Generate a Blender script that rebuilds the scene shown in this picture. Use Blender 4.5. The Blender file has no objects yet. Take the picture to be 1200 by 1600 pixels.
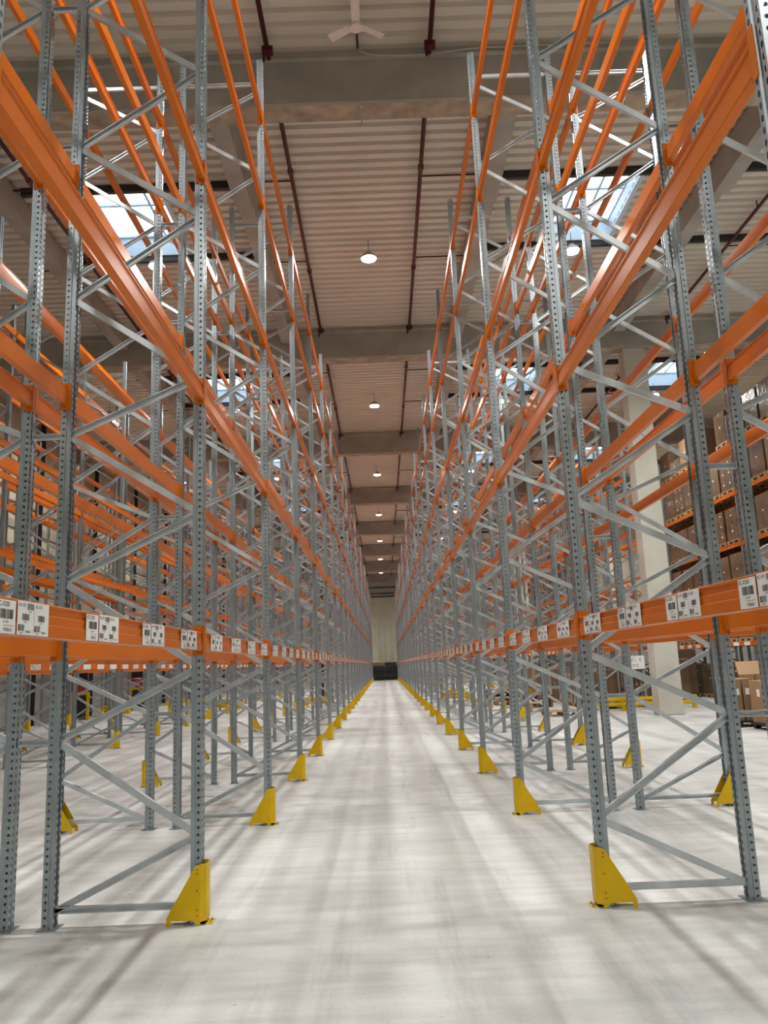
import bpy, math, random
from mathutils import Matrix, Vector, Euler
random.seed(7)
S = bpy.context.scene
COL = S.collection
PI = math.pi

# ------------------------------------------------------------------ helpers
class MB:
    def __init__(self):
        self.v, self.f, self.m = [], [], []
    def add(self, vs, fs, mi=0):
        b = len(self.v)
        self.v += [tuple(p) for p in vs]
        for f in fs:
            self.f.append(tuple(b + i for i in f)); self.m.append(mi)
        return self
    def box(self, x0, x1, y0, y1, z0, z1, mi=0, bev=0.0):
        if bev > 0:
            # chamfered prism along z and chamfered caps
            b = bev
            ring = [(x0+b,y0),(x1-b,y0),(x1,y0+b),(x1,y1-b),(x1-b,y1),(x0+b,y1),(x0,y1-b),(x0,y0+b)]
            inn = [(x0+b,y0+b),(x1-b,y0+b),(x1-b,y0+b),(x1-b,y1-b),(x1-b,y1-b),(x0+b,y1-b),(x0+b,y1-b),(x0+b,y0+b)]
            vs = [(p[0],p[1],z0) for p in inn] + [(p[0],p[1],z0+b) for p in ring] + [(p[0],p[1],z1-b) for p in ring] + [(p[0],p[1],z1) for p in inn]
            fs = []
            for l in range(3):
                for i in range(8):
                    j = (i+1) % 8
                    fs.append((l*8+i, l*8+j, (l+1)*8+j, (l+1)*8+i))
            fs += [(6,4,2,0), (24,26,28,30)]
            return self.add(vs, fs, mi)
        vs = [(x0,y0,z0),(x1,y0,z0),(x1,y1,z0),(x0,y1,z0),(x0,y0,z1),(x1,y0,z1),(x1,y1,z1),(x0,y1,z1)]
        return self.add(vs, [(0,3,2,1),(4,5,6,7),(0,1,5,4),(1,2,6,5),(2,3,7,6),(3,0,4,7)], mi)
    def tube(self, pts, r, n=10, mi=0, caps=True):
        pts = [Vector(p) for p in pts]
        rings = []
        for i, p in enumerate(pts):
            d = (pts[min(i+1, len(pts)-1)] - pts[max(i-1, 0)]).normalized()
            a = Vector((0,0,1)) if abs(d.z) < 0.9 else Vector((1,0,0))
            u = d.cross(a).normalized(); w = d.cross(u).normalized()
            rings.append([p + (u*math.cos(2*PI*k/n) + w*math.sin(2*PI*k/n))*r for k in range(n)])
        vs = [q for rg in rings for q in rg]; fs = []
        for i in range(len(pts)-1):
            for k in range(n):
                k2 = (k+1) % n
                fs.append((i*n+k, i*n+k2, (i+1)*n+k2, (i+1)*n+k))
        if caps:
            fs.append(tuple(range(n-1,-1,-1))); fs.append(tuple((len(pts)-1)*n+k for k in range(n)))
        return self.add(vs, fs, mi)
    def cyl(self, c, r, z0, z1, n=16, mi=0, r2=None):
        r2 = r if r2 is None else r2
        vs = [(c[0]+r*math.cos(2*PI*k/n), c[1]+r*math.sin(2*PI*k/n), z0) for k in range(n)]
        vs += [(c[0]+r2*math.cos(2*PI*k/n), c[1]+r2*math.sin(2*PI*k/n), z1) for k in range(n)]
        fs = [(k, (k+1)%n, n+(k+1)%n, n+k) for k in range(n)]
        fs += [tuple(range(n-1,-1,-1)), tuple(range(n, 2*n))]
        return self.add(vs, fs, mi)
    def prism(self, poly, axis, a0, a1, mi=0):
        """poly of 2-D points extruded along axis ('x': (y,z), 'y': (x,z), 'z': (x,y))"""
        def P(p, t):
            return {'x': (t,p[0],p[1]), 'y': (p[0],t,p[1]), 'z': (p[0],p[1],t)}[axis]
        n = len(poly)
        vs = [P(p,a0) for p in poly] + [P(p,a1) for p in poly]
        fs = [(k,(k+1)%n,n+(k+1)%n,n+k) for k in range(n)] + [tuple(range(n-1,-1,-1)), tuple(range(n,2*n))]
        return self.add(vs, fs, mi)
    def merge(self, o, M=None):
        b = len(self.v)
        self.v += [tuple(M @ Vector(p)) if M else p for p in o.v]
        flip = M is not None and M.to_3x3().determinant() < 0
        self.f += [tuple(b+i for i in (reversed(f) if flip else f)) for f in o.f]
        self.m += o.m
        return self
    def mesh(self, name, mats, smooth=False):
        me = bpy.data.meshes.new(name)
        me.from_pydata(self.v, [], self.f)
        for m in (mats if isinstance(mats, (list, tuple)) else [mats]): me.materials.append(m)
        me.polygons.foreach_set('material_index', self.m)
        if smooth: me.polygons.foreach_set('use_smooth', [True]*len(self.f))
        me.update()
        return me

def recalc(me):
    import bmesh
    bm = bmesh.new(); bm.from_mesh(me)
    bmesh.ops.recalc_face_normals(bm, faces=bm.faces)
    bm.to_mesh(me); bm.free()
    return me

def obj(name, data, parent=None, loc=(0,0,0), rotz=0.0):
    o = bpy.data.objects.new(name, data); COL.objects.link(o)
    o.location = loc; o.rotation_euler = (0,0,rotz)
    if parent is not None: o.parent = parent
    return o
def tag(o, label, cat, group=None, kind=None):
    o['label'] = label; o['category'] = cat
    if group: o['group'] = group
    if kind: o['kind'] = kind
    return o
def thing(name, label, cat, loc=(0,0,0), rotz=0.0, group=None):
    return tag(obj(name, None, None, loc, rotz), label, cat, group)
def struct(name, data, loc=(0,0,0)):
    o = obj(name, data, None, loc); o['kind'] = 'structure'; return o
ORD = ['first','second','third','fourth','fifth','sixth','seventh','eighth','ninth','tenth','eleventh','twelfth','thirteenth',
       'fourteenth','fifteenth','sixteenth','seventeenth','eighteenth','nineteenth','twentieth','twenty-first','twenty-second',
       'twenty-third','twenty-fourth','twenty-fifth','twenty-sixth','twenty-seventh','twenty-eighth','twenty-ninth']

# ------------------------------------------------------------------ materials
def mat(name, col, rough=0.5, metal=0.0, spec=0.5, coat=0.0, noise=None, bump=None, emit=None):
    """noise = (scale, amount, detail[, stretch xyz]); bump = (scale, strength)"""
    m = bpy.data.materials.new(name); m.use_nodes = True
    nt = m.node_tree; b = nt.nodes['Principled BSDF']
    b.inputs['Base Color'].default_value = (*col, 1)
    b.inputs['Roughness'].default_value = rough
    b.inputs['Metallic'].default_value = metal
    b.inputs['Specular IOR Level'].default_value = spec
    b.inputs['Coat Weight'].default_value = coat
    b.inputs['Coat Roughness'].default_value = 0.15
    if noise or bump:
        tc = nt.nodes.new('ShaderNodeTexCoord')
    if noise:
        mp = nt.nodes.new('ShaderNodeMapping')
        if len(noise) > 3: mp.inputs['Scale'].default_value = noise[3]
        nt.links.new(tc.outputs['Object'], mp.inputs['Vector'])
        n = nt.nodes.new('ShaderNodeTexNoise'); n.inputs['Scale'].default_value = noise[0]; n.inputs['Detail'].default_value = noise[2]
        nt.links.new(mp.outputs['Vector'], n.inputs['Vector'])
        r = nt.nodes.new('ShaderNodeMapRange')
        r.inputs['From Min'].default_value = 0.3; r.inputs['From Max'].default_value = 0.7
        r.inputs['To Min'].default_value = 1-noise[1]; r.inputs['To Max'].default_value = 1+noise[1]
        nt.links.new(n.outputs['Fac'], r.inputs['Value'])
        mx = nt.nodes.new('ShaderNodeMix'); mx.data_type = 'RGBA'; mx.blend_type = 'MULTIPLY'; mx.inputs['Factor'].default_value = 1
        mx.inputs['A'].default_value = (*col, 1)
        nt.links.new(r.outputs['Result'], mx.inputs['B'])
        nt.links.new(mx.outputs['Result'], b.inputs['Base Color'])
    if bump:
        n2 = nt.nodes.new('ShaderNodeTexNoise'); n2.inputs['Scale'].default_value = bump[0]; n2.inputs['Detail'].default_value = 4
        nt.links.new(tc.outputs['Object'], n2.inputs['Vector'])
        bp = nt.nodes.new('ShaderNodeBump'); bp.inputs['Strength'].default_value = bump[1]; bp.inputs['Distance'].default_value = 0.02
        nt.links.new(n2.outputs['Fac'], bp.inputs['Height']); nt.links.new(bp.outputs['Normal'], b.inputs['Normal'])
    if emit:
        b.inputs['Emission Color'].default_value = (*emit[0], 1); b.inputs['Emission Strength'].default_value = emit[1]
    return m

GALV   = mat('galvanised_steel', (0.36,0.41,0.44), 0.34, 0.78, noise=(9,0.13,5,(1,1,0.35)))
BRACE  = mat('bright_zinc', (0.56,0.61,0.64), 0.36, 0.6, noise=(6,0.10,3))
ORANGE = mat('orange_powder_coat', (0.62,0.142,0.0002), 0.30, 0.0, 0.3, 0.22, noise=(1.3,0.06,3))
YELLOW = mat('yellow_powder_coat', (0.68,0.44,0.001), 0.45, 0.0, 0.3, 0.05, noise=(5,0.06,3))
PAPER  = mat('label_paper', (0.80,0.80,0.79), 0.55)
INK    = mat('label_ink', (0.03,0.03,0.032), 0.6)
CONC   = mat('precast_concrete', (0.34,0.33,0.295), 0.85, noise=(0.9,0.22,8), bump=(14,0.25))
SOFFIT = mat('rough_girder_soffit', (0.37,0.31,0.235), 0.9, noise=(2.6,0.35,8), bump=(9,0.6))
CONCL  = mat('column_concrete', (0.50,0.49,0.43), 0.85, noise=(1.2,0.12,8), bump=(10,0.15))
DECK   = mat('painted_steel_deck', (0.62,0.59,0.515), 0.5, 0.0, noise=(0.5,0.05,3))
PIPE   = mat('red_sprinkler_paint', (0.085,0.009,0.012), 0.4)
DARK   = mat('dark_steel', (0.035,0.033,0.032), 0.5, 0.3)
BLACKP = mat('black_plastic_film', (0.010,0.011,0.014), 0.16, 0.0, 0.6, bump=(5,1.0))
BLACK  = mat('black_plastic', (0.012,0.012,0.013), 0.5)
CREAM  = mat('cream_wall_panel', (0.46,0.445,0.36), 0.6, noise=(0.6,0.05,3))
CREAM_LIT = mat('lit_far_wall_panel', (0.90,0.87,0.70), 0.6, noise=(0.6,0.05,3))  # cream panel raised in colour to stand in for lamplight on the end wall
WALLC  = mat('grey_wall_concrete', (0.25,0.245,0.23), 0.85, noise=(0.8,0.14,6))
CARD   = mat('brown_cardboard', (0.30,0.185,0.095), 0.75, noise=(2.2,0.12,4))
CARD2  = mat('pale_cardboard', (0.46,0.30,0.16), 0.75, noise=(2.2,0.10,4))
CARDD  = mat('dark_cardboard', (0.17,0.105,0.058), 0.75, noise=(2.2,0.15,4))
WRAP   = mat('film_wrapped_cardboard', (0.15,0.098,0.058), 0.22, 0.0, 0.7, 0.6, noise=(3,0.25,4), bump=(9,0.8))
WOOD   = mat('pallet_wood', (0.42,0.28,0.14), 0.8, noise=(7,0.2,5,(0.3,3,3)))
WOODD  = mat('weathered_wood', (0.20,0.125,0.065), 0.8, noise=(7,0.2,5,(0.3,3,3)))
RED    = mat('red_paint', (0.26,0.010,0.012), 0.35)
WHITE  = mat('white_paint', (0.72,0.66,0.61), 0.5)
GREYC  = mat('grey_cable', (0.42,0.40,0.37), 0.6)
SKYFR  = mat('white_roof_frame', (0.55,0.68,0.78), 0.4, noise=(5,0.05,3))
FILMW  = mat('clear_film_bundle', (0.62,0.65,0.68), 0.12, 0.0, 0.8, 0.5, bump=(9,1.0))
LAMP   = mat('lamp_lens', (1,1,1), 0.4, emit=((1.0,0.93,0.80), 40.0))
PANE   = mat('skylight_glass', (0.9,0.95,1), 0.2, emit=((0.80,0.91,1.0), 2.2))

def floor_mat():
    m = bpy.data.materials.new('power_floated_concrete'); m.use_nodes = True
    nt = m.node_tree; L = nt.links; b = nt.nodes['Principled BSDF']
    tc = nt.nodes.new('ShaderNodeTexCoord')
    def noise(scale, detail, stretch=(1,1,1), rough=0.55):
        mp = nt.nodes.new('ShaderNodeMapping'); mp.inputs['Scale'].default_value = stretch
        L.new(tc.outputs['Object'], mp.inputs['Vector'])
        n = nt.nodes.new('ShaderNodeTexNoise'); n.inputs['Scale'].default_value = scale; n.inputs['Detail'].default_value = detail
        n.inputs['Roughness'].default_value = rough
        L.new(mp.outputs['Vector'], n.inputs['Vector']); return n
    def ramp(n, pts):
        r = nt.nodes.new('ShaderNodeValToRGB'); e = r.color_ramp.elements
        e[0].position, e[0].color = pts[0][0], (*pts[0][1],1); e[1].position, e[1].color = pts[-1][0], (*pts[-1][1],1)
        for p, c in pts[1:-1]:
            x = e.new(p); x.color = (*c,1)
        L.new(n.outputs['Fac'], r.inputs['Fac']); return r
    def mul(a, bb, f=1.0):
        x = nt.nodes.new('ShaderNodeMix'); x.data_type = 'RGBA'; x.blend_type = 'MULTIPLY'; x.inputs['Factor'].default_value = f
        L.new(a, x.inputs['A']); L.new(bb, x.inputs['B']); return x.outputs['Result']
    base = ramp(noise(0.55, 7, (1,1.6,1)), [(0.32,(0.44,0.46,0.455)),(0.5,(0.54,0.56,0.55)),(0.68,(0.61,0.63,0.615))]).outputs['Color']
    sweep = ramp(noise(3.2, 6, (0.35,2.2,1)), [(0.35,(0.88,0.88,0.885)),(0.62,(1.04,1.04,1.04))]).outputs['Color']
    fine = ramp(noise(38, 4), [(0.3,(0.93,0.93,0.93)),(0.7,(1.03,1.03,1.03))]).outputs['Color']
    speck = ramp(noise(16, 2), [(0.225,(0.35,0.34,0.33)),(0.245,(1,1,1))]).outputs['Color']
    scuff = ramp(noise(1.1, 5, (3.0,0.25,1), 0.65), [(0.30,(0.74,0.74,0.76)),(0.47,(1,1,1))]).outputs['Color']
    c = mul(mul(mul(mul(base, sweep), fine), speck), scuff)
    L.new(c, b.inputs['Base Color'])
    rr = nt.nodes.new('ShaderNodeMapRange'); rr.inputs['To Min'].default_value = 0.34; rr.inputs['To Max'].default_value = 0.58
    L.new(noise(1.8, 6).outputs['Fac'], rr.inputs['Value']); L.new(rr.outputs['Result'], b.inputs['Roughness'])
    b.inputs['Specular IOR Level'].default_value = 0.45
    bp = nt.nodes.new('ShaderNodeBump'); bp.inputs['Strength'].default_value = 0.06; bp.inputs['Distance'].default_value = 0.01
    L.new(noise(9, 5).outputs['Fac'], bp.inputs['Height']); L.new(bp.outputs['Normal'], b.inputs['Normal'])
    return m
FLOOR = floor_mat()

# ------------------------------------------------------------------ layout constants (metres)
Y0, P = 5.93, 3.425                 # first frame in view, bay pitch
HT = 9.76                            # upright height
LEV = [1.855, 3.775, 5.68, 7.575, 8.81]
LEV_LOADED = [1.86, 3.60, 5.20, 6.95, 8.65]
DK = 12.0                            # roof deck underside
BEAMY = [11.77 + 11.22*i for i in range(8)]
XW_L, XW_R, YW_B, YW_F = -13.45, 18.5, -8.0, 97.0

# ------------------------------------------------------------------ the setting
m = MB(); m.box(XW_L-0.3, XW_R+0.3, YW_B-0.3, YW_F+0.3, -0.2, 0.0)
struct('floor', m.mesh('floor', FLOOR))

def ribbed_x(m, x0, x1, y0, y1, z, per=0.28, dep=0.075, mi=0):
    """deck whose ribs run along x; y0 must be a multiple of the period"""
    n = max(1, round((y1-y0)/per)); ys = []
    for i in range(n):
        a = y0 + i*per
        ys += [(a, z), (a+0.15, z), (a+0.175, z+dep), (a+0.255, z+dep)]
    ys.append((y0+n*per, z))
    vs = [(x0,y,zz) for y,zz in ys] + [(x1,y,zz) for y,zz in ys]
    k = len(ys)
    m.add(vs, [(i, k+i, k+i+1, i+1) for i in range(k-1)], mi)

SKY_X = [(-6.25,-4.45), (4.25,6.05), (10.15,11.95)]
per = 0.28
def snap(y): return round(y/per)*per
SKY_Y = [(snap(15.3+11.22*i), snap(15.3+11.22*i)+10*per) for i in range(7)]
m = MB()
ycur = snap(YW_B)
for (a, b) in SKY_Y:
    ribbed_x(m, XW_L, XW_R, ycur, a, DK)
    xs = XW_L
    for (sa, sb) in SKY_X:
        ribbed_x(m, xs, sa, a, b, DK); xs = sb
    ribbed_x(m, xs, XW_R, a, b, DK)
    ycur = b
ribbed_x(m, XW_L, XW_R, ycur, snap(YW_F), DK)
struct('ceiling', m.mesh('ceiling', DECK))

def wall_y(name, y, t, x0, x1, bands):
    m = MB()
    for (z0, z1, mi) in bands: m.box(x0, x1, y, y+t, z0, z1, mi)
    return m
# far end wall: timber kicker, three courses of pale ribbed panel, ribbed steel band over it
m = MB()
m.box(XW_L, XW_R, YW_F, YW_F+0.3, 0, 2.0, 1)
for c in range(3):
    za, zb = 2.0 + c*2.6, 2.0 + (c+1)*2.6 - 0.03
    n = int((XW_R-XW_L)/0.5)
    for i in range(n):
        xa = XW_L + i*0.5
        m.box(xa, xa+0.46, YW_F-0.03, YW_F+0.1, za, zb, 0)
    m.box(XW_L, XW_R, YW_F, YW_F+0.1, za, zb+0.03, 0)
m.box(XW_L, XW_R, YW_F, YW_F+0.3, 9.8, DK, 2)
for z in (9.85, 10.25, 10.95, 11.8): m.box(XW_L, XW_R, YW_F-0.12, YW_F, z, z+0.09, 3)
struct('wall_far', m.mesh('wall_far', [CREAM_LIT, WOOD, DECK, DARK]))
# left wall: concrete plinth, pale panels, dark rail at 7.4 m
m = MB()
m.box(XW_L-0.3, XW_L, YW_B, YW_F, 0, 4.0, 1)
n = int((YW_F-YW_B)/1.15)
for c, (za, zb) in enumerate([(4.0,7.2),(7.5,9.7),(9.73,DK)]):
    m.box(XW_L-0.3, XW_L-0.02, YW_B, YW_F, za, zb, 0)
    for i in range(n):
        ya = YW_B + i*1.15
        m.box(XW_L-0.05, XW_L, ya, ya+1.12, za+0.01, zb-0.01, 0)
m.box(XW_L-0.3, XW_L+0.06, YW_B, YW_F, 7.2, 7.5, 2)
struct('wall_left', m.mesh('wall_left', [CREAM, WALLC, CONC]))
m = MB(); m.box(XW_R, XW_R+0.3, YW_B, YW_F, 0, 4.0, 1); m.box(XW_R, XW_R+0.3, YW_B, YW_F, 4.0, DK, 0)
struct('wall_right', m.mesh('wall_right', [CREAM, WALLC]))
m = MB(); m.box(XW_L, XW_R, YW_B-0.3, YW_B, 0, 4.0, 1); m.box(XW_L, XW_R, YW_B-0.3, YW_B, 4.0, DK, 0)
struct('wall_back', m.mesh('wall_back', [CREAM, WALLC]))
# dark steel posts along the left wall
pm = MB()
pm.box(-0.09,0.09,-0.09,0.09,0,0.02); pm.box(-0.07,0.07,-0.07,-0.055,0,DK-0.02); pm.box(-0.07,0.07,0.055,0.07,0,DK-0.02); pm.box(-0.006,0.006,-0.06,0.06,0,DK-0.02)
pmesh = pm.mesh('wall_post', DARK)
for i in range(8):
    struct('wall_post', pmesh, (XW_L+0.18, 24.5+6.0*i, 0))

# main roof girders (across) with rough soffits, secondary girders (along)
m = MB()
m.prism([(0,0.03),(0.03,0),(0.44,0),(0.47,0.03),(0.47,0.84),(0.56,0.92),(0.56,0.99),(-0.04,0.99),(-0.04,0.86),(0,0.82)], 'x', XW_L, XW_R)
m.m[1] = 1
gm = recalc(m.mesh('roof_girder', [CONC, SOFFIT]))
for i, y in enumerate(BEAMY): struct('roof_girder', gm, (0, y, 11.0))
PURX = [-12.75,-7.65,-2.6,2.6,7.6,12.7]
m = MB()
L0, L1 = 0.61, 11.22-0.14
m.prism([(-0.17,0),(0.17,0),(0.21,0.6),(-0.21,0.6)], 'y', L0, L0+3.0)
m2 = MB(); m2.prism([(-0.17,0.16),(0.17,0.16),(0.21,0.6),(-0.21,0.6)], 'y', L0+3.0, L1)
m.merge(m2)
sm = recalc(m.mesh('roof_purlin', CONC))
for y in BEAMY[:7]:
    for x in PURX: struct('roof_purlin', sm, (x, y, 11.32))
# dark trimmer steels at the rooflight edges
m = MB(); m.box(-2.25,2.25,-0.05,0.05,0,0.16)
tm = m.mesh('roof_trimmer', DARK)
for (a, b) in SKY_Y:
    for xc in (-5.12, 5.1, 10.15):
        for y in (a-0.07, b+0.09): struct('roof_trimmer', tm, (xc, y, DK-0.17))
m = MB(); m.box(-0.3,0.3,-0.02,0.02,0,0.05)
# concrete columns
m = MB(); m.box(-0.35,0.35,-0.27,0.27,0,10.99,0,0.02)
cm = m.mesh('concrete_column', CONCL)
for i in (1, 3, 5): struct('concrete_column', cm, (8.05, BEAMY[i]+0.27, 0))

# ------------------------------------------------------------------ rooflights
def bar_set(w, d):
    b = MB()
    for i in range(4):
        x = -w/2 + w*i/3
        b.box(x-0.025, x+0.025, -d/2, d/2, 0.44, 0.50)
    for y in (-d/2+0.03, 0, d/2-0.03): b.box(-w/2, w/2, y-0.03, y+0.03, 0.45, 0.51)
    return b
w, d = 1.8, 10*per
up = MB()
up.box(-w/2-0.05,-w/2,-d/2-0.05,d/2+0.05,-0.03,0.52); up.box(w/2,w/2+0.05,-d/2-0.05,d/2+0.05,-0.03,0.52)
up.box(-w/2,w/2,-d/2-0.05,-d/2,-0.03,0.52); up.box(-w/2,w/2,d/2,d/2+0.05,-0.03,0.52)
up.box(-w/2,-w/2+0.05,-d/2,d/2,-0.03,0.03); up.box(w/2-0.05,w/2,-d/2,d/2,-0.03,0.03)
for i in range(9):
    y = -d/2 + 0.25 + i*(d-0.5)/8
    up.box(-w/2,-w/2+0.012,y-0.09,y+0.05,0.10,0.16,1); up.box(w/2-0.012,w/2,y-0.09,y+0.05,0.10,0.16,1)
upm = up.mesh('upstand', [SKYFR, GREYC]); barm = bar_set(w,d).mesh('glazing_bars', SKYFR)
pn = MB(); pn.box(-w/2,w/2,-d/2,d/2,0.51,0.53); panm = pn.mesh('glazing', PANE)
for j, (sa, sb) in enumerate(SKY_X):
    side = ['left of the aisle', 'right of the aisle', 'far right, beyond the concrete column'][j]
    for i, (a, b) in enumerate(SKY_Y):
        if j == 2 and i > 3: continue
        t = thing('skylight', 'bright white rooflight with grilled bars %s, %s from the camera' % (side, ORD[i]), 'skylight',
                  ((sa+sb)/2, (a+b)/2, DK), 0, 'rooflights in the roof deck')
        obj('upstand', upm, t); obj('glazing_bars', barm, t); obj('glazing', panm, t)

# ------------------------------------------------------------------ high-bay lamps
hs = MB(); hs.cyl((0,0),0.20,0.02,0.10,20,r2=0.17); hs.cyl((0,0),0.09,0.10,0.19,14,r2=0.07)
hsm = hs.mesh('housing', GREYC, False)
ln = MB(); ln.cyl((0,0),0.175,0.0,0.02,20); lnm = ln.mesh('lens', LAMP)
spot = bpy.data.lights.new('light_source', 'SPOT'); spot.energy = 2250; spot.color = (1.0,0.975,0.935)
spot.spot_size = math.radians(160); spot.spot_blend = 1.0; spot.shadow_soft_size = 0.15
rd = MB(); rd.tube([(0,0,0.19),(0,0,0.52)],0.008,6); rdm = rd.mesh('hanging_rod', DARK)
for x, nm in ((-10.2,'over the far left aisle'),(-5.2,'over the left side aisle'),(0.0,'over the central aisle'),(5.0,'over the right side aisle'),(10.8,'on the far right'),(15.4,'near the right wall')):
    for i in range(-1, 8):
        y = 17.9 + 11.25*(i-1)
        if i == -1 and abs(x) > 6: continue
        if x > 8 and i > 5: continue
        if x < -8 and (i < 2 or i > 5): continue
        where = ORD[i-1] + ' from the camera' if i >= 1 else ('overhead of the camera' if i == 0 else 'behind the camera')
        t = thing('high_bay_lamp', 'round glowing lamp %s, %s' % (nm, where), 'lamp', (x + 0.0, y, 11.48), 0, 'high bay lamps under the roof')
        ho_ = obj('housing', hsm, t); obj('lens', lnm, ho_); obj('hanging_rod', rdm, t)
        obj('light_source', spot, t, (0,0,-0.02))

# ------------------------------------------------------------------ sprinkler pipes, fan, cable
seg = 11.22-0.75
pp = MB(); pp.tube([(0,0.62,0),(0,11.22-0.13,0)],0.042,10)
pmesh = pp.mesh('pipe', PIPE, True)
cp = MB()
for y in (3.0,7.2): cp.tube([(0,y-0.06,0),(0,y+0.06,0)],0.062,10)
cpm = cp.mesh('coupling', PIPE)
br_me = []
for sg_ in (-1,1):
    b_ = MB()
    for y in (3.35,6.75): b_.tube([(sg_*0.03,y,0.03),(sg_*1.35,y,0.03)],0.02,8)
    br_me.append(b_.mesh('branch_pipe', PIPE))
hg = MB(); hg.box(-0.09,0.09,10.86,10.98,-0.05,0.05); hg.tube([(-0.06,10.92,-0.20),(-0.06,10.92,0.05)],0.025,8); hg.box(-0.01,0.01,5.0,5.03,0.04,0.2)
hgm = hg.mesh('bracket', PIPE)
for x, nm in ((-1.55,'left above the central aisle'),(1.15,'right above the central aisle'),(-6.95,'over the left hand racks'),(9.1,'over the right hand racks')):
    for i in range(-1, 7):
        y = BEAMY[0] + 11.22*i
        if abs(x) > 5 and i > 3: continue
        t = thing('sprinkler_pipe', 'dark red sprinkler pipe %s, %s roof bay from the camera' % (nm, ORD[i+1]), 'pipe', (x, y, 11.8), 0, 'sprinkler pipes under the roof deck')
        pi_ = obj('pipe', pmesh, t); obj('coupling', cpm, pi_); obj('bracket', hgm, t); obj('branch_pipe', br_me[0 if x < 0 else 1], t)

FX = -0.06
t = thing('ceiling_fan', 'small white three-bladed fan hanging under the roof before the first girder', 'fan', (FX,10.72,11.52))
h = MB(); h.cyl((0,0),0.10,-0.04,0.06,18,r2=0.08); obj('motor_hub', h.mesh('motor_hub', WHITE, False), t)
for k in range(3):
    b = MB()
    b.add([(0.06,-0.06,0.01),(0.49,-0.07,0.0),(0.49,0.07,0.03),(0.06,0.06,0.03),(0.06,-0.06,0.02),(0.49,-0.07,0.01),(0.49,0.07,0.04),(0.06,0.06,0.04)],
          [(0,3,2,1),(4,5,6,7),(0,1,5,4),(1,2,6,5),(2,3,7,6),(3,0,4,7)])
    o = obj('blade', b.mesh('blade', WHITE), t); o.rotation_euler = (0,0,math.radians(-90+120*k))
r = MB(); r.tube([(0,0,0.05),(0,0,0.47)],0.014,8); r.cyl((0,0),0.05,0.43,0.48,12); obj('down_rod', r.mesh('down_rod', DARK), t)
c = MB(); c.tube([(FX,10.8,11.965),(FX+0.01,11.68,11.965)],0.018,8)
tag(obj('conduit', c.mesh('conduit', DARK)), 'grey conduit running from the ceiling fan to the girder', 'conduit')
c = MB()
pts = [(FX+q,11.66,z) for q,z in ((0.02,11.95),(0.06,11.90),(0.14,11.85),(0.26,11.815),(0.42,11.80),(0.7,11.79),(1.0,11.79),(1.3,11.80),(1.55,11.83),(1.85,11.87),(2.2,11.885),(2.7,11.89),(4.4,11.90))]
c.tube(pts,0.013,8)
tag(obj('cable', c.mesh('cable', GREYC, True)), 'pale cable sagging along the first roof girder beside the fan', 'cable')
c = MB(); c.tube([(-0.03,11.86,10.66),(-0.03,11.86,11.02)],0.013,6); c.box(-0.06,0.0,11.83,11.89,10.985,11.0); c.cyl((-0.03,11.86),0.024,10.62,10.66,10)
tag(obj('hanging_rod', c.mesh('drop_rod', GREYC)), 'thin metal rod hanging from the soffit of the first girder', 'rod')

# ------------------------------------------------------------------ rack parts
def strip(m, a, b, z0, z1, pitch, hw, hh, mi=0):
    """sheet from 2-D point a to b, z0..z1, pierced by one row of octagonal holes (half sizes hw, hh)"""
    a, b = Vector(a), Vector(b); d = b-a; w = d.length; d /= w
    def Pt(u, z): q = a + d*(w/2+u); return (q.x, q.y, z)
    n = int((z1-z0)/pitch)
    pit = (z1-z0)/n
    for i in range(n):
        zc = z0 + (i+0.5)*pit
        R = [(-w/2,-pit/2),(w/2,-pit/2),(w/2,pit/2),(-w/2,pit/2)]
        k = 0.41
        O = [(-hw*k,-hh),(hw*k,-hh),(hw,-hh*k),(hw,hh*k),(hw*k,hh),(-hw*k,hh),(-hw,hh*k),(-hw,-hh*k)]
        vs = [Pt(u, zc+z) for u,z in R] + [Pt(u, zc+z) for u,z in O]
        m.add(vs, [(0,1,5,4),(1,2,7,6),(2,3,9,8),(3,0,11,10),(0,4,11),(1,6,5),(2,8,7),(3,10,9)], mi)
def sheet(m, pts, z0, z1, mi=0):
    n = len(pts)
    m.add([(p[0],p[1],z0) for p in pts]+[(p[0],p[1],z1) for p in pts], [(i,i+1,n+i+1,n+i) for i in range(n-1)], mi)

def upright(holes):
    """outer face at x=0, opening towards -x, 100 mm wide, 78 mm deep"""
    m = MB(); z0, z1 = 0.006, HT
    if holes:
        strip(m, (0,-0.05),(0,-0.016), z0,z1, 0.05, 0.0085,0.014)
        strip(m, (0,0.016),(0,0.05), z0,z1, 0.05, 0.0085,0.014)
        strip(m, (-0.004,-0.05),(-0.042,-0.05), z0,z1, 0.05, 0.0095,0.0095)
        strip(m, (-0.004,0.05),(-0.042,0.05), z0,z1, 0.05, 0.0095,0.0095)
        strip(m, (-0.078,-0.043),(-0.078,-0.018), z0,z1, 0.05, 0.008,0.016)
        strip(m, (-0.078,0.043),(-0.078,0.018), z0,z1, 0.05, 0.008,0.016)
    else:
        for s in (-1,1):
            sheet(m, [(0,0.05*s),(0,0.016*s)], z0,z1); sheet(m, [(-0.004,0.05*s),(-0.042,0.05*s)], z0,z1); sheet(m, [(-0.078,0.043*s),(-0.078,0.018*s)], z0,z1)
    sheet(m, [(0,-0.016),(-0.009,-0.011),(-0.009,0.011),(0,0.016)], z0,z1)
    for s in (-1,1):
        sheet(m, [(0,0.05*s),(-0.004,0.05*s)], z0,z1)
        sheet(m, [(-0.042,0.05*s),(-0.047,0.043*s),(-0.078,0.043*s)], z0,z1)
        sheet(m, [(-0.078,0.018*s),(-0.068,0.018*s)], z0,z1)
    return m
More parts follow.
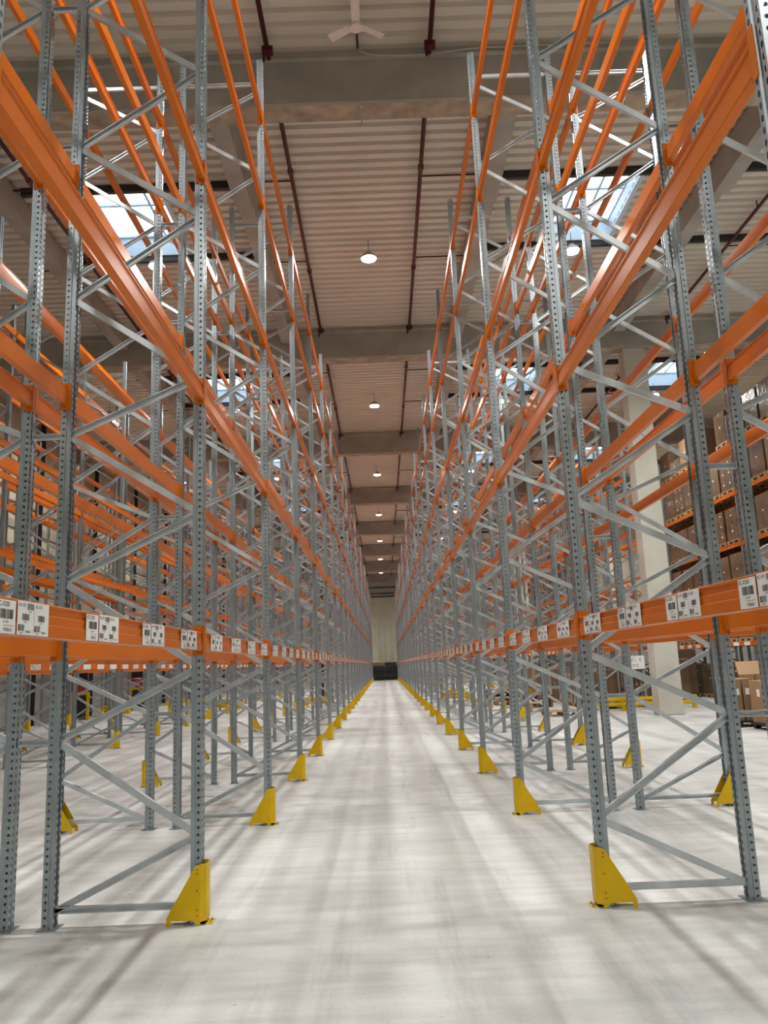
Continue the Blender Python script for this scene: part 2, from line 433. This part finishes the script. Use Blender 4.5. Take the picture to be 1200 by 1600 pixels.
def base_plate():
    m = MB(); m.box(-0.11,0.03,-0.075,0.075,0,0.006)
    for y in (-0.062,0.062):
        m.cyl((-0.04,y),0.014,0.006,0.020,6)
    return m
def channel(a, b, w=0.048, dpt=0.030, up=1):
    """open C section from a to b in the xz plane at y=0; up=+1 opens towards -y"""
    a, b = Vector((a[0],0,a[1])), Vector((b[0],0,b[1])); d = (b-a).normalized(); n = Vector((-d.z,0,d.x))
    t = 0.004
    prof = [(-w/2,-dpt/2),(w/2,-dpt/2),(w/2,dpt/2),(w/2-t*2,dpt/2),(w/2-t,-dpt/2+t),(-w/2+t,-dpt/2+t),(-w/2+2*t,dpt/2),(-w/2,dpt/2)]
    m = MB()
    vs = []
    for q in (a, b):
        for (u, v) in prof: vs.append(q + n*u + Vector((0,1,0))*(v*up))
    k = len(prof)
    fs = [(i,(i+1)%k,k+(i+1)%k,k+i) for i in range(k)] + [(0,1,4,5),(1,2,3,4),(0,5,6,7),(k,k+5,k+4,k+1),(k+1,k+4,k+3,k+2),(k,k+7,k+6,k+5)]
    m.add(vs, fs)
    return m
FN = [0.575,1.74,2.89,3.99,5.38,6.73,8.08,9.32]      # nodes on the outer upright
RN = [0.105,1.26,2.41,3.55,4.69,6.05,7.40,8.74]      # nodes on the inner upright
DEP = 1.10
XF, XR = -0.062, -DEP+0.062
braces = [channel((XF-0.0,0.115),(XR,0.115),0.045,0.03,-1)]
for i in range(8):
    braces.append(channel((XR,RN[i]),(XF,FN[i]-0.02),up=-1))
    if i < 7: braces.append(channel((XF,FN[i]+0.02),(XR,RN[i+1]-0.02),up=1))
braces.append(channel((XF,9.42),(XR,9.42),0.045,0.03,-1))
brace_me = [recalc(b.mesh('brace', BRACE)) for b in braces]
UP_H = upright(True); UP_N = upright(False)
up_holes = UP_H.mesh('upright', GALV); up_plain = UP_N.mesh('upright', GALV)
BP = base_plate(); bp_me = BP.mesh('base_plate', GALV)
R180 = Matrix.Rotation(PI, 4, 'Z')
fl = MB(); fl.merge(UP_N); fl.merge(UP_N, Matrix.Translation((-DEP,0,0)) @ R180)
fl.merge(BP); fl.merge(BP, Matrix.Translation((-DEP,0,0)) @ R180)
nb = len(fl.f)
for b in braces: fl.merge(b)
fl.m = [0]*nb + [1]*(len(fl.f)-nb)
frame_far = fl.mesh('upright_frame', [GALV, BRACE])

BH, BL = 0.135, P-0.1
def beam_bar(L=BL):
    """box beam along y, outer face x=0.002, stepped face, bottom at z=0"""
    pr = [(-0.048,0.004),(-0.044,0),(-0.002,0),(0.002,0.004),(0.002,0.052),(0.0005,0.0535),(-0.004,0.054),(-0.004,0.090),(-0.0055,0.0915),(-0.010,0.092),
          (-0.010,0.121),(-0.002,0.125),(-0.002,BH-0.003),(-0.006,BH),(-0.044,BH),(-0.048,BH-0.004)]
    m = MB(); m.prism(pr, 'y', -L/2, L/2); return m
def connector(s):
    e = s*(BL/2)
    m = MB()
    y0, y1 = sorted((e-s*0.004, e))
    m.box(-0.070,0.005,y0,y1,-0.032,0.180)
    y0, y1 = sorted((e-s*0.004, e+s*0.042))
    m.box(0.001,0.005,y0,y1,-0.032,0.180)
    for z in (-0.012,0.158):
        m.cyl((-0.03,e-s*0.012),0.007,z-0.006,z+0.006,8)
    return m
BB = beam_bar(); beam_me = recalc(BB.mesh('beam_bar', ORANGE))
CN = [connector(-1), connector(1)]; conn_me = [c.mesh('beam_connector', ORANGE) for c in CN]
bf = MB(); bf.merge(BB); bf.merge(CN[0]); bf.merge(CN[1]); beam_far = recalc(bf.mesh('pallet_beam', ORANGE))

# labels: white sheets with codes and bars, as seen from the aisle (x = reading direction, z up, facing -y)
def text_mb(s, size, x, z):
    cu = bpy.data.curves.new('t', 'FONT'); cu.body = s; cu.size = size; cu.resolution_u = 2
    o = bpy.data.objects.new('t', cu); COL.objects.link(o)
    dg = bpy.context.evaluated_depsgraph_get(); me = bpy.data.meshes.new_from_object(o.evaluated_get(dg))
    m = MB(); m.add([(x+v.co.x, -0.0016, z+v.co.y) for v in me.vertices], [tuple(p.vertices) for p in me.polygons], 1)
    bpy.data.objects.remove(o); bpy.data.curves.remove(cu); bpy.data.meshes.remove(me)
    return m
def bars(m, x, z, w, h, seed):
    r = random.Random(seed); q = x
    while q < x+w:
        a = r.choice((0.0014,0.0022,0.0032))
        m.add([(q,-0.0016,z),(q+a,-0.0016,z),(q+a,-0.0016,z+h),(q,-0.0016,z+h)], [(0,1,2,3)], 1)
        q += a + r.choice((0.0012,0.002,0.003))
def label_narrow():
    m = MB(); m.box(-0.075,0.075,-0.001,0,0,0.118)
    m.merge(text_mb('BC-0200',0.026,-0.068,0.095)); bars(m,-0.045,0.052,0.095,0.034,1)
    m.merge(text_mb('BC-070',0.013,-0.02,0.037)); m.add([(-0.02,-0.0016,0.028),(0.06,-0.0016,0.028),(0.06,-0.0016,0.0295),(-0.02,-0.0016,0.0295)],[(0,1,2,3)],1)
    m.merge(text_mb('P00N01',0.020,-0.015,0.007)); return m
def label_wide():
    m = MB(); m.box(-0.135,0.135,-0.001,0,0,0.124)
    m.add([(-0.001,-0.0014,0.006),(0.0006,-0.0014,0.006),(0.0006,-0.0014,0.118),(-0.001,-0.0014,0.118)],[(0,1,2,3)],1)
    m.merge(text_mb('BC-070',0.019,-0.128,0.103)); m.merge(text_mb('BC-070',0.019,0.012,0.103))
    bars(m,-0.058,0.094,0.052,0.024,2); m.merge(text_mb('02-070',0.009,-0.045,0.084))
    for x0 in (-0.128,0.008):
        bars(m,x0+0.030,0.054,0.058,0.024,3); m.merge(text_mb('02-070',0.009,x0+0.043,0.044))
        bars(m,x0,0.014,0.052,0.024,5); m.merge(text_mb('02-070',0.009,x0+0.012,0.004))
        m.merge(text_mb('P00N01',0.0135,x0+0.060,0.008))
    return m
lab_n = label_narrow().mesh('location_label', [PAPER, INK]); lab_w = label_wide().mesh('location_label', [PAPER, INK])

def guard():
    """column guard: outer face x=0.045, legs running back to x=-0.225"""
    m = MB(); t = 0.005; W = 0.082
    # plan outline of folded plate (front, chamfers) extruded
    def plate(p, q, zt0, zt1, zb=0.025):
        m.add([(p[0],p[1],zb),(q[0],q[1],zb),(q[0],q[1],zt1),(p[0],p[1],zt0)], [(0,1,2,3)])
    plan = [(0.0,-W),(0.040,-0.052),(0.040,0.052),(0.0,W)]
    for i in range(3): plate(plan[i], plan[i+1], 0.395, 0.395)
    inner = [(0.0,-W+t),(0.036,-0.050),(0.036,0.050),(0.0,W-t)]
    for i in range(3): plate(inner[i], inner[i+1], 0.395, 0.395)
    for i in range(3):
        a,b,c,d = plan[i],plan[i+1],inner[i+1],inner[i]
        m.add([(a[0],a[1],0.395),(b[0],b[1],0.395),(c[0],c[1],0.395),(d[0],d[1],0.395)],[(0,1,2,3)])
    side = [(0.0,0.003),(0.0,0.395),(-0.035,0.385),(-0.232,0.055),(-0.236,0.0),(-0.205,0.0),(-0.200,0.035),(-0.055,0.035),(-0.035,0.020),(-0.018,0.0)]
    m.prism(side,'y',-W,-W+t); m.prism(side,'y',W-t,W)
    m.box(0.0,0.075,-0.055,0.055,0.0,0.006)
    return m
GU = guard(); guard_me = recalc(GU.mesh('guard_plate', YELLOW))
bo = MB()  # black discs paint the dark of open side holes; floor bolts are steel
for s in (-1,1):
    for z in (0.36,0.335,0.225,0.10,0.065):
        n = 8; x0 = -0.022
        vs = [(x0+0.005*math.cos(2*PI*k/n), s*0.0825, z+0.005*math.sin(2*PI*k/n)) for k in range(n)] + [(x0+0.005*math.cos(2*PI*k/n), s*0.0795, z+0.005*math.sin(2*PI*k/n)) for k in range(n)]
        bo.add(vs, [tuple(range(n)), tuple(range(2*n-1,n-1,-1))] + [(k,(k+1)%n,n+(k+1)%n,n+k) for k in range(n)])
for y in (-0.03,0.03): bo.cyl((0.06,y),0.010,0.006,0.018,6,1)
guard_bolts_holes = recalc(bo.mesh('bolts_and_dark_holes', [BLACK, GALV]))

# ------------------------------------------------------------------ rack rows
# name: (outer x, sign of the outer normal, first k, last k, wording, levels)
ROWS = {
 'A':  (-1.33,  1, -1, 25, 'left aisle rack', LEV),
 'B':  (-3.76, -1, -1, 25, 'left back rack', LEV),
 'C':  (-6.45,  1,  2, 22, 'third left rack', LEV),
 'D':  (-8.88, -1,  3, 20, 'fourth left rack', LEV),
 'E':  (-11.6,  1,  5, 16, 'left wall rack', LEV),
 'AR': ( 1.44, -1, -1, 25, 'right aisle rack', LEV),
 'BR': ( 3.87,  1, -1, 25, 'right back rack', LEV),
 'CR': ( 6.57, -1,  6, 20, 'rack before the column', LEV),
 'DR': ( 9.53,  1,  6, 18, 'rack behind the column', LEV),
 'ER': (12.20, -1,  5, 12, 'loaded carton rack', LEV_LOADED),
 'FR': (14.63,  1,  5, 10, 'rack behind the loaded rack', LEV_LOADED),
}
def ky(k): return Y0 + P*k
NPARTS = 12
for rn, (xo, sg, k0, k1, words, lev) in ROWS.items():
    rz = 0.0 if sg > 0 else PI
    for k in range(k0, k1+1):
        lab = 'galvanized upright frame of the %s, %s from the camera' % (words, ORD[k-k0])
        grp = 'upright frames of the pallet racks'
        if rn in ('A','B','AR','BR') and k <= NPARTS:
            t = thing('upright_frame', lab, 'rack frame', (xo, ky(k), 0), rz, grp)
            um = up_holes if k <= 8 else up_plain
            for u in (obj('upright', um, t), obj('upright', um, t, (-DEP,0,0), PI)): obj('base_plate', bp_me, u)
            for bm_ in brace_me: obj('brace', bm_, t)
        else:
            tag(obj('upright_frame', frame_far, None, (xo, ky(k), 0), rz), lab, 'rack frame', grp)
        # guard on the outer leg
        lab = 'yellow column guard of the %s, %s from the camera' % (words, ORD[k-k0])
        if rn in ('ER','FR') or (rn in ('E',) and k > 12): continue
        if k <= 10:
            t = thing('column_guard', lab, 'rack guard', (xo, ky(k), 0.0), rz, 'yellow guards on the rack legs')
            obj('guard_plate', guard_me, t); obj('bolts_and_dark_holes', guard_bolts_holes, t)
        else:
            tag(obj('column_guard', guard_me, None, (xo, ky(k), 0.0), rz), lab, 'rack guard', 'yellow guards on the rack legs')

# row spacers between back-to-back frames
sp = MB(); sp.merge(channel((0.02,0),(0.33-0.10,0),0.045,0.03,-1))
def spacer(w):
    m = channel((0,0),(w,0),0.045,0.03,-1)
    m.box(-0.004,0.0,-0.03,0.03,-0.03,0.03); m.box(w,w+0.004,-0.03,0.03,-0.03,0.03)
    return recalc(m.mesh('row_spacer', BRACE))
spm = spacer(0.21)
SPH = ['lowest','second','third','top']
for nm, xa, zs in (('left', -2.65, (1.25,3.54,6.045,7.40)), ('right', 2.55, (1.25,3.10,6.045,7.40))):
    for k in range(-1, 13):
        for i, z in enumerate(zs):
            if k == -1 and i < 2: continue
            tag(obj('row_spacer', spm, None, (xa, ky(k), z)), '%s grey spacer bar joining the two %s racks at their %s frames' % (SPH[i], nm, ORD[k+1]), 'spacer bar', 'spacer bars between back to back racks')

# ------------------------------------------------------------------ beams
f_px = 1237.0
CM = Matrix(((0.999217316,0.0389813654,-0.00672379063),(0.00079372804,-0.189701002,-0.981841586),(-0.0395490354,0.981067777,-0.189583466)))
CAM = Vector((0,0,1.7))
def proj(p):
    c = CM.transposed() @ (Vector(p)-CAM)
    if c.z > -0.05: return None
    return (600+f_px*c.x/-c.z, 800-f_px*c.y/-c.z, -c.z)
LW = ['lowest','second','third','fourth','top']
beams = []
for rn, (xo, sg, k0, k1, words, lev) in ROWS.items():
    for k in range(k0, k1):
        for li, z in enumerate(lev):
            for outer in (True, False):
                x = xo if outer else xo - sg*DEP
                rz = (0 if sg > 0 else PI) + (0 if outer else PI)
                yc = ky(k) + P/2
                inside, best = False, 1e9
                for q in range(9):
                    pr = proj((x, ky(k)+P*q/8, z+0.06))
                    if pr and -40 < pr[0] < 1240 and -40 < pr[1] < 1640:
                        inside = True; best = min(best, pr[2])
                if not inside: continue
                forced = li == 0 and outer and rn in ('A','AR')
                labelled = li == 0 and outer and rn in ('A','AR','C','ER','D','CR')
                pen = 1.0 if rn in ('A','B','AR','BR') else 1.5
                beams.append(((0 if forced else best*pen), rn, k, k0, li, outer, x, rz, yc, z, words, labelled))
beams.sort(key=lambda b: (b[0], b[1], b[2], b[4], b[5]))
rest = MB()
def add_labels(t, n_outer_dir):
    # four pallet places a bay; read from outside: narrow sheet then wide sheet
    for c in (-1.26,-0.42,0.42,1.26):
        for me_, off in ((lab_n,-0.155),(lab_w,0.07)):
            o = obj('location_label', me_, t, (0.0045, c+off, 0.006), PI/2)
for n, (pr_, rn, k, k0, li, outer, x, rz, yc, z, words, labelled) in enumerate(beams):
    M = Matrix.Translation((x, yc, z)) @ Matrix.Rotation(rz, 4, 'Z')
    if n >= 300:
        rest.merge(bf, M)
        if labelled:
            for c in (-1.26,-0.42,0.42,1.26):
                q = MB(); q.box(0.003,0.0045,c-0.23,c+0.2,0.006,0.124,1); rest.merge(q, M)
        continue
    side = 'front' if outer else 'rear'
    lab = 'orange %s-level %s beam in the %s bay of the %s' % (LW[li], side, ORD[k-k0], words)
    grp = 'orange pallet beams of the racks'
    if pr_ < 26 and (k <= 9 or labelled):
        t = thing('pallet_beam', lab, 'rack beam', (x, yc, z), rz, grp)
        b_ = obj('beam_bar', beam_me, t)
        for c in conn_me: obj('beam_connector', c, t)
        if labelled: add_labels(b_, 1)
    else:
        t = tag(obj('pallet_beam', beam_far, None, (x, yc, z), rz), lab, 'rack beam', grp)
        if labelled: add_labels(t, 1)
tag(obj('pallet_beam', recalc(rest.mesh('far_beams', [ORANGE, PAPER]))), 'many more orange beams of the farther rack bays receding into the distance', 'rack beams', 'orange pallet beams of the racks', 'stuff')

# ------------------------------------------------------------------ pallets and loads
def pallet(w, d, h=0.144, mi=0):
    m = MB()
    for i in range(7):
        y = -d/2 + (d-0.1)*i/6
        m.box(-w/2,w/2,y,y+0.1,h-0.022,h,mi)
    for x in (-w/2,-0.05,w/2-0.1):
        m.box(x,x+0.1,-d/2,d/2,h-0.044,h-0.022,mi)
        for y in (-d/2,-0.07,d/2-0.14): m.box(x,x+0.1,y,y+0.14,0.022,h-0.044,mi)
        m.box(x,x+0.1,-d/2,d/2,0,0.022,mi)
    return m
PAL = pallet(1.05,0.98); pal_me = PAL.mesh('wooden_pallet', WOOD); pal_dark = PAL.mesh('wooden_pallet', WOODD)
def carton(w, d, h, tape=True):
    m = MB(); m.box(-w/2,w/2,-d/2,d/2,0,h,0,0.006)
    if tape:
        m.box(-w/2-0.001,w/2+0.001,-0.03,0.03,h-0.12,h+0.001,1)
        m.box(-w/2-0.002,-w/2,-0.04,0.05,h*0.5,h*0.5+0.06,2)
    return m
car_me = {}
for key, (w_, d_, h_) in {'half':(0.50,0.92,0.55),'tall':(0.50,0.92,1.10),'quarter':(0.50,0.46,0.37),'full':(1.02,0.94,1.12)}.items():
    car_me[key] = [carton(w_,d_,h_).mesh('carton', [mm, CARD, PAPER]) for mm in (CARD, CARDD, WRAP)]
def load(loc, label, seed, group, dark=False):
    r = random.Random(seed)
    t = thing('pallet_load', label, 'pallet of cartons', loc, r.uniform(-0.02,0.02), group)
    obj('wooden_pallet', pal_dark if dark else pal_me, t)
    c = r.choice((0,1,1,2,2,2)); kind = r.choice(('half','tall','full','half','quarter'))
    if kind == 'full': obj('carton', car_me['full'][c], t, (0,0,0.145))
    elif kind == 'tall':
        for x in (-0.255,0.255): obj('carton', car_me['tall'][c], t, (x,0,0.145))
    elif kind == 'half':
        for x in (-0.255,0.255):
            for q in range(2 if r.random() < 0.8 else 1): obj('carton', car_me['half'][c], t, (x,0,0.145+0.552*q))
    else:
        for x in (-0.255,0.255):
            for y in (-0.235,0.235):
                for q in range(3): obj('carton', car_me['quarter'][c], t, (x,y,0.145+0.372*q))
    return t
SL = ['near','middle','far']
for k in range(5, 9):
    for li in range(-1, 5):
        z = 0.0 if li < 0 else LEV_LOADED[li] + BH
        for s in range(3):
            if li == 4 and s == 1 and k % 2 == 0: continue
            lv = 'on the floor' if li < 0 else 'on the %s beams' % LW[li]
            load((12.75, ky(k)+0.62+s*1.09, z+0.001), 'carton load %s of the loaded rack, %s bay, %s place' % (lv, ORD[k-5], SL[s]), k*100+li*10+s, 'carton loads in the loaded right rack')
for k in range(5, 8):
    for li in range(-1, 5):
        z = 0.0 if li < 0 else LEV_LOADED[li] + BH
        for s in range(3):
            lv = 'on the floor' if li < 0 else 'on the %s beams' % LW[li]
            m_ = car_me['full'][(k+s+li) % 3]
            load((14.08, ky(k)+0.62+s*1.09, z+0.001), 'carton load %s behind the loaded rack, %s bay, %s place' % (lv, ORD[k-5], SL[s]), 7000+k*100+li*10+s, 'carton loads behind the loaded right rack')
for rn, xc, nm in (('CR',7.12,'rack before the column'),('DR',8.98,'rack behind the column')):
    for k in range(6, 10):
        for s in range(3):
            load((xc, ky(k)+0.62+s*1.09, 0.001), 'brown carton load under the %s, %s bay, %s place' % (nm, ORD[k-6], SL[s]), 9000+k*10+s+(0 if rn == 'CR' else 500), 'carton loads on the floor under the right racks')

# ------------------------------------------------------------------ cartons standing on the right floor
dl = MB(); dl.box(-0.55,0.55,-0.45,0.45,0.10,0.14)
for x in (-0.45,0.45):
    for y in (-0.36,0.36): dl.box(x-0.06,x+0.06,y-0.06,y+0.06,0,0.10)
dlm = dl.mesh('dolly', BLACK)
DX, DY = 8.42, 18.85
tag(obj('dolly', dlm, None, (DX,DY,0)), 'black low dolly under the upright cartons on the right floor', 'dolly')
dl2 = obj('dolly', dlm, None, (8.62,17.70,0)); tag(dl2, 'black low dolly under the nearest brown cartons at the right edge', 'dolly')
def slab(w, d, h, mm, name, label, loc, rz=0):
    m = carton(w,d,h,False); m.box(-w/2-0.002,-w/2,-0.06,0.06,h*0.62,h*0.62+0.16,1); m.box(-0.05,0.04,-d/2-0.002,-d/2,h*0.62,h*0.62+0.14,1)
    m.box(-0.012,0.012,-d/2-0.001,-d/2,h*0.25,h*0.55,2)
    return tag(obj(name, m.mesh('carton', [mm, PAPER, CARD]), None, loc, rz), label, 'carton', 'upright cartons on the right floor')
slab(0.19,0.80,0.92,CARD,'carton','slim upright brown carton with white label, leftmost on the right floor dolly',(DX-0.43,DY,0.141))
slab(0.20,0.80,0.93,CARD,'carton','slim upright brown carton second from left on the right floor dolly',(DX-0.20,DY,0.141))
slab(0.18,0.74,0.90,CARD,'carton','upright brown carton with crumpled top at the right edge of the photo',(8.20,17.70,0.141),0.05)
slab(0.34,0.78,0.90,CARD2,'carton','upright brown carton with long white label at the far right edge',(8.50,17.70,0.141))
slab(0.30,0.78,0.94,CARD,'carton','upright brown carton outermost on the nearest right floor dolly',(8.86,17.70,0.141))
t = thing('open_carton', 'big open brown carton with its pale flap raised on the right floor', 'carton', (DX+0.36,DY,0.141))
m = MB(); w_, d_, h_ = 0.74,0.82,1.0
m.box(-w_/2,w_/2,-d_/2,-d_/2+0.012,0,h_); m.box(-w_/2,w_/2,d_/2-0.012,d_/2,0,h_); m.box(-w_/2,-w_/2+0.012,-d_/2,d_/2,0,h_); m.box(w_/2-0.012,w_/2,-d_/2,d_/2,0,h_); m.box(-w_/2,w_/2,-d_/2,d_/2,0,0.012)
obj('carton_body', m.mesh('carton_body', CARD), t)
m = MB(); m.prism([(d_/2-0.012,h_),(d_/2,h_),(d_/2+0.12,h_+0.30),(d_/2+0.108,h_+0.305)],'x',-w_/2,w_/2); obj('flap', recalc(m.mesh('flap', CARD2)), t)
m = MB(); m.prism([(-w_/2,h_),(-w_/2+0.012,h_),(-w_/2-0.10,h_-0.2),(-w_/2-0.112,h_-0.195)],'y',-d_/2,d_/2)
# film-wrapped loads farther back right of the column
for i, (x, y, h2) in enumerate(((10.9,30.6,1.35),(11.55,31.6,1.7),(11.0,33.0,1.2))):
    t = thing('wrapped_load', 'shiny film-wrapped brown load standing on the floor right of the column, %s one back' % ORD[i], 'pallet load', (x,y,0.0), 0.05*i, 'film wrapped loads on the right floor')
    obj('wooden_pallet', pal_dark, t); m = MB(); m.box(-0.5,0.5,-0.46,0.46,0,h2,0,0.04); obj('wrapped_cartons', m.mesh('wrapped_cartons', WRAP), t, (0,0,0.145))

# pallets on the floor behind the right racks
for i, (x, y, n, dk) in enumerate(((4.72,27.0,2,False),(5.4,29.4,3,True),(4.75,31.6,2,False),(5.0,36.0,3,True),(5.3,24.6,1,False))):
    for q in range(n):
        o = obj('wooden_pallet', pal_dark if dk else pal_me, None, (x,y,0.1445*q), 0.04*(q-1)+0.02*i)
        tag(o, 'wooden pallet in right side aisle, %s stack from camera, layer %s from floor' % (ORD[[1,2,3,4,0][i]], ['one','two','three'][q]), 'pallet', 'wooden pallets in the right side aisle')

# ------------------------------------------------------------------ black-wrapped pallets at the aisle end
for s, nm in ((-1,'left'),(1,'right')):
    t = thing('wrapped_pallet', '%s of the two black film wrapped pallets closing the aisle end' % nm, 'wrapped pallet', (0.0+s*0.842,92.3,0), 0, 'black wrapped pallets at the aisle end')
    m = MB()
    zs = [0.0,0.15,0.4,0.75,1.1,1.45,1.62]; ins = [0.012,0.0,0.010,0.0,0.010,0.0,0.03]
    for (a, b, ia, ib) in zip(zs[:-1], zs[1:], ins[:-1], ins[1:]):
        m.add([(-0.84+ia,-0.6+ia,a),(0.84-ia,-0.6+ia,a),(0.84-ia,0.6-ia,a),(-0.84+ia,0.6-ia,a),(-0.84+ib,-0.6+ib,b),(0.84-ib,-0.6+ib,b),(0.84-ib,0.6-ib,b),(-0.84+ib,0.6-ib,b)],
              [(0,1,5,4),(1,2,6,5),(2,3,7,6),(3,0,4,7)])
    m.box(-0.78,0.78,-0.54,0.54,1.60,1.63)
    obj('wrapped_block', m.mesh('wrapped_block', BLACKP), t, (0,0,0.0))
t = thing('wooden_crate', 'pale wooden crate standing behind the black wrapped pallets', 'crate', (0.05,94.6,0))
m = MB()
for i in range(9): m.box(-1.75,1.75,-0.6,-0.57,0.03+i*0.215,0.23+i*0.215)
m.box(-1.75,1.75,-0.57,0.6,0,1.97); obj('crate_body', m.mesh('crate_body', WOOD), t)
m = MB()
for x in (-1.7,1.64): m.box(x,x+0.09,-0.63,-0.6,0,1.97)
obj('crate_batten', m.mesh('crate_batten', WOODD), t)
t = thing('dark_rack_box', 'small dark slatted box lying on top of the right black wrapped pallet', 'box', (0.64,92.3,1.631))
m = MB(); m.box(-0.6,0.6,-0.3,0.3,0,0.34)
obj('box_body', m.mesh('box_body', BLACK), t)
m = MB()
for x in (-0.66,-0.2,0.2,0.62): m.box(x,x+0.05,-0.33,-0.3,0,0.38)
obj('slat', m.mesh('slat', WOODD), t)

# ------------------------------------------------------------------ yellow barriers, sign, extinguisher, stackers
def barrier(label, loc, w, rz=0.0):
    t = thing('safety_barrier', label, 'barrier', loc, rz, 'yellow safety barriers at rack ends')
    n = max(2, int(w/1.1)+1)
    for i in range(n):
        x = -w/2+0.08 + (w-0.16)*i/(n-1)
        m = MB(); m.box(-0.05,0.05,-0.05,0.05,0.008,0.42); m.box(-0.10,0.10,-0.10,0.10,0,0.008)
        obj('post', m.mesh('post', YELLOW), t, (x,0,0))
    m = MB()
    for z in (0.14,0.29):
        m.prism([(-0.075,z),(-0.055,z),(-0.055,z+0.12),(-0.075,z+0.12)],'x',-w/2,w/2)
        m.prism([(-0.095,z+0.04),(-0.075,z+0.02),(-0.075,z+0.10),(-0.095,z+0.08)],'x',-w/2,w/2)
    obj('rail', recalc(m.mesh('rail', YELLOW)), t)
    return t
barrier('yellow end barrier standing left of the concrete column', (8.0,25.55,0), 3.5)
barrier('yellow barrier under the left racks in the middle distance', (-3.0,36.2,0), 1.15)
barrier('yellow barrier across the third and fourth left rack rows', (-7.65,36.2,0), 2.2)
barrier('yellow barrier across the rack along the left wall', (-12.15,36.2,0), 1.0)
barrier('yellow barrier under the right racks in the middle distance', (3.1,36.2,0), 1.15)

t = thing('aisle_sign', 'white paper sign with dark letters hanging left of the concrete column', 'sign', (8.08-0.0,25.9,1.25))
m = MB(); m.box(-0.27,0.27,0,0.006,0,0.42); obj('sheet', m.mesh('sheet', PAPER), t)
m = text_mb('BC-  E', 0.15, -0.22, 0.25); m.merge(text_mb('P.0', 0.15, -0.12, 0.06)); obj('lettering', m.mesh('lettering', [INK, INK]), t)
m = MB(); m.box(-0.6,0.4,0.02,0.05,-0.03,0.0); obj('hanging_bar', m.mesh('hanging_bar', DARK), t)
for x in (-0.58,0.36):
    m = MB(); m.box(x,x+0.03,0.02,0.05,-1.25,0.0); obj('support_post', m.mesh('support_post', DARK), t)

def extinguisher(label, loc):
    t = thing('fire_extinguisher', label, 'fire extinguisher', loc, 0, 'red fire extinguishers')
    m = MB(); m.cyl((0,0),0.085,0,0.52,16); m.cyl((0,0),0.085,0.52,0.60,16,r2=0.03); obj('cylinder', m.mesh('cylinder', RED), t)
    m = MB(); m.box(-0.02,0.02,-0.09,0.04,0.60,0.68); m.tube([(0.05,0,0.62),(0.12,0,0.5),(0.11,0,0.2)],0.012,6); obj('valve_hose', m.mesh('valve_hose', BLACK), t)
extinguisher('red fire extinguisher standing on the floor by the yellow end barrier', (7.6,26.05,0))
rs = MB(); rs.tube([(0,0,0),(0,0,2.5)],0.09,12); rs.cyl((0,0),0.15,0,0.03,14); rs.cyl((0,0),0.13,1.1,1.16,14)
tag(obj('sprinkler_riser', rs.mesh('sprinkler_riser', PIPE, False), None, (-3.15,40.6,0)), 'dark red riser pipe standing between the left racks far back', 'pipe')

for i, (x, y) in enumerate(((-12.7,33.6),(-12.6,41.0))):
    nm = ['nearer','farther'][i]
    t = thing('pallet_stacker', '%s red and black stacker truck parked at the left wall behind the racks' % nm, 'stacker truck', (x,y,0), 0.3, 'stacker trucks at the left wall')
    m = MB(); m.box(-0.4,0.4,-0.35,0.35,0.08,1.0,0,0.05); obj('chassis', m.mesh('chassis', BLACK), t)
    m = MB(); m.box(-0.38,0.30,-0.33,0.2,1.0,1.55,0,0.06); obj('body_cover', m.mesh('body_cover', RED), t)
    m = MB(); m.box(-0.32,-0.22,0.36,0.46,0,2.0); m.box(0.22,0.32,0.36,0.46,0,2.0); m.box(-0.32,0.32,0.37,0.45,1.9,2.0); m.box(-0.22,0.22,0.39,0.42,0.3,1.9); obj('mast', m.mesh('mast', BLACK), t)
    for s in (-1,1):
        m = MB(); m.box(s*0.2-0.08,s*0.2+0.08,0.46,1.5,0.05,0.11); obj('fork', m.mesh('fork', DARK), t)
        m = MB(); m.prism([(0.09*math.cos(2*PI*q/14)-0.2,0.09+0.09*math.sin(2*PI*q/14)) for q in range(14)],'x',s*0.4-0.04,s*0.4+0.04); obj('wheel', recalc(m.mesh('wheel', BLACK)), t)
    t = thing('guard_frame', 'yellow tubular guard frame in front of the %s stacker at left' % nm, 'guard frame', (x,y-0.85,0), 0, 'yellow guard frames at the left wall')
    m = MB(); m.box(-0.75,0.75,-0.05,0.05,1.0,1.1); obj('top_rail', m.mesh('top_rail', YELLOW), t)
    for q in (-0.7,0,0.7):
        m = MB(); m.box(q-0.05,q+0.05,-0.05,0.05,0,1.0); obj('post', m.mesh('post', YELLOW), t)

# ------------------------------------------------------------------ world, camera, colour management
w = bpy.data.worlds.new('world'); S.world = w; w.use_nodes = True
bg = w.node_tree.nodes['Background']
bg.inputs['Color'].default_value = (0.75,0.85,1.0,1); bg.inputs['Strength'].default_value = 0.5
cam = bpy.data.cameras.new('camera'); co = bpy.data.objects.new('camera', cam); COL.objects.link(co)
cam.sensor_fit = 'VERTICAL'; cam.sensor_height = 36; cam.sensor_width = 27; cam.lens = f_px/1600*36
cam.clip_start = 0.05; cam.clip_end = 300
M4 = CM.to_4x4(); M4.translation = CAM; co.matrix_world = M4
S.camera = co
S.view_settings.view_transform = 'Standard'; S.view_settings.look = 'None'; S.view_settings.gamma = 1
S.view_settings.use_curve_mapping = False
S.view_settings.exposure = 0.0
S.cycles.use_denoising = True
S.cycles.max_bounces = 6; S.cycles.diffuse_bounces = 4; S.cycles.glossy_bounces = 3; S.cycles.transmission_bounces = 2
S.cycles.sample_clamp_indirect = 6
S.cycles.blur_glossy = 0.5
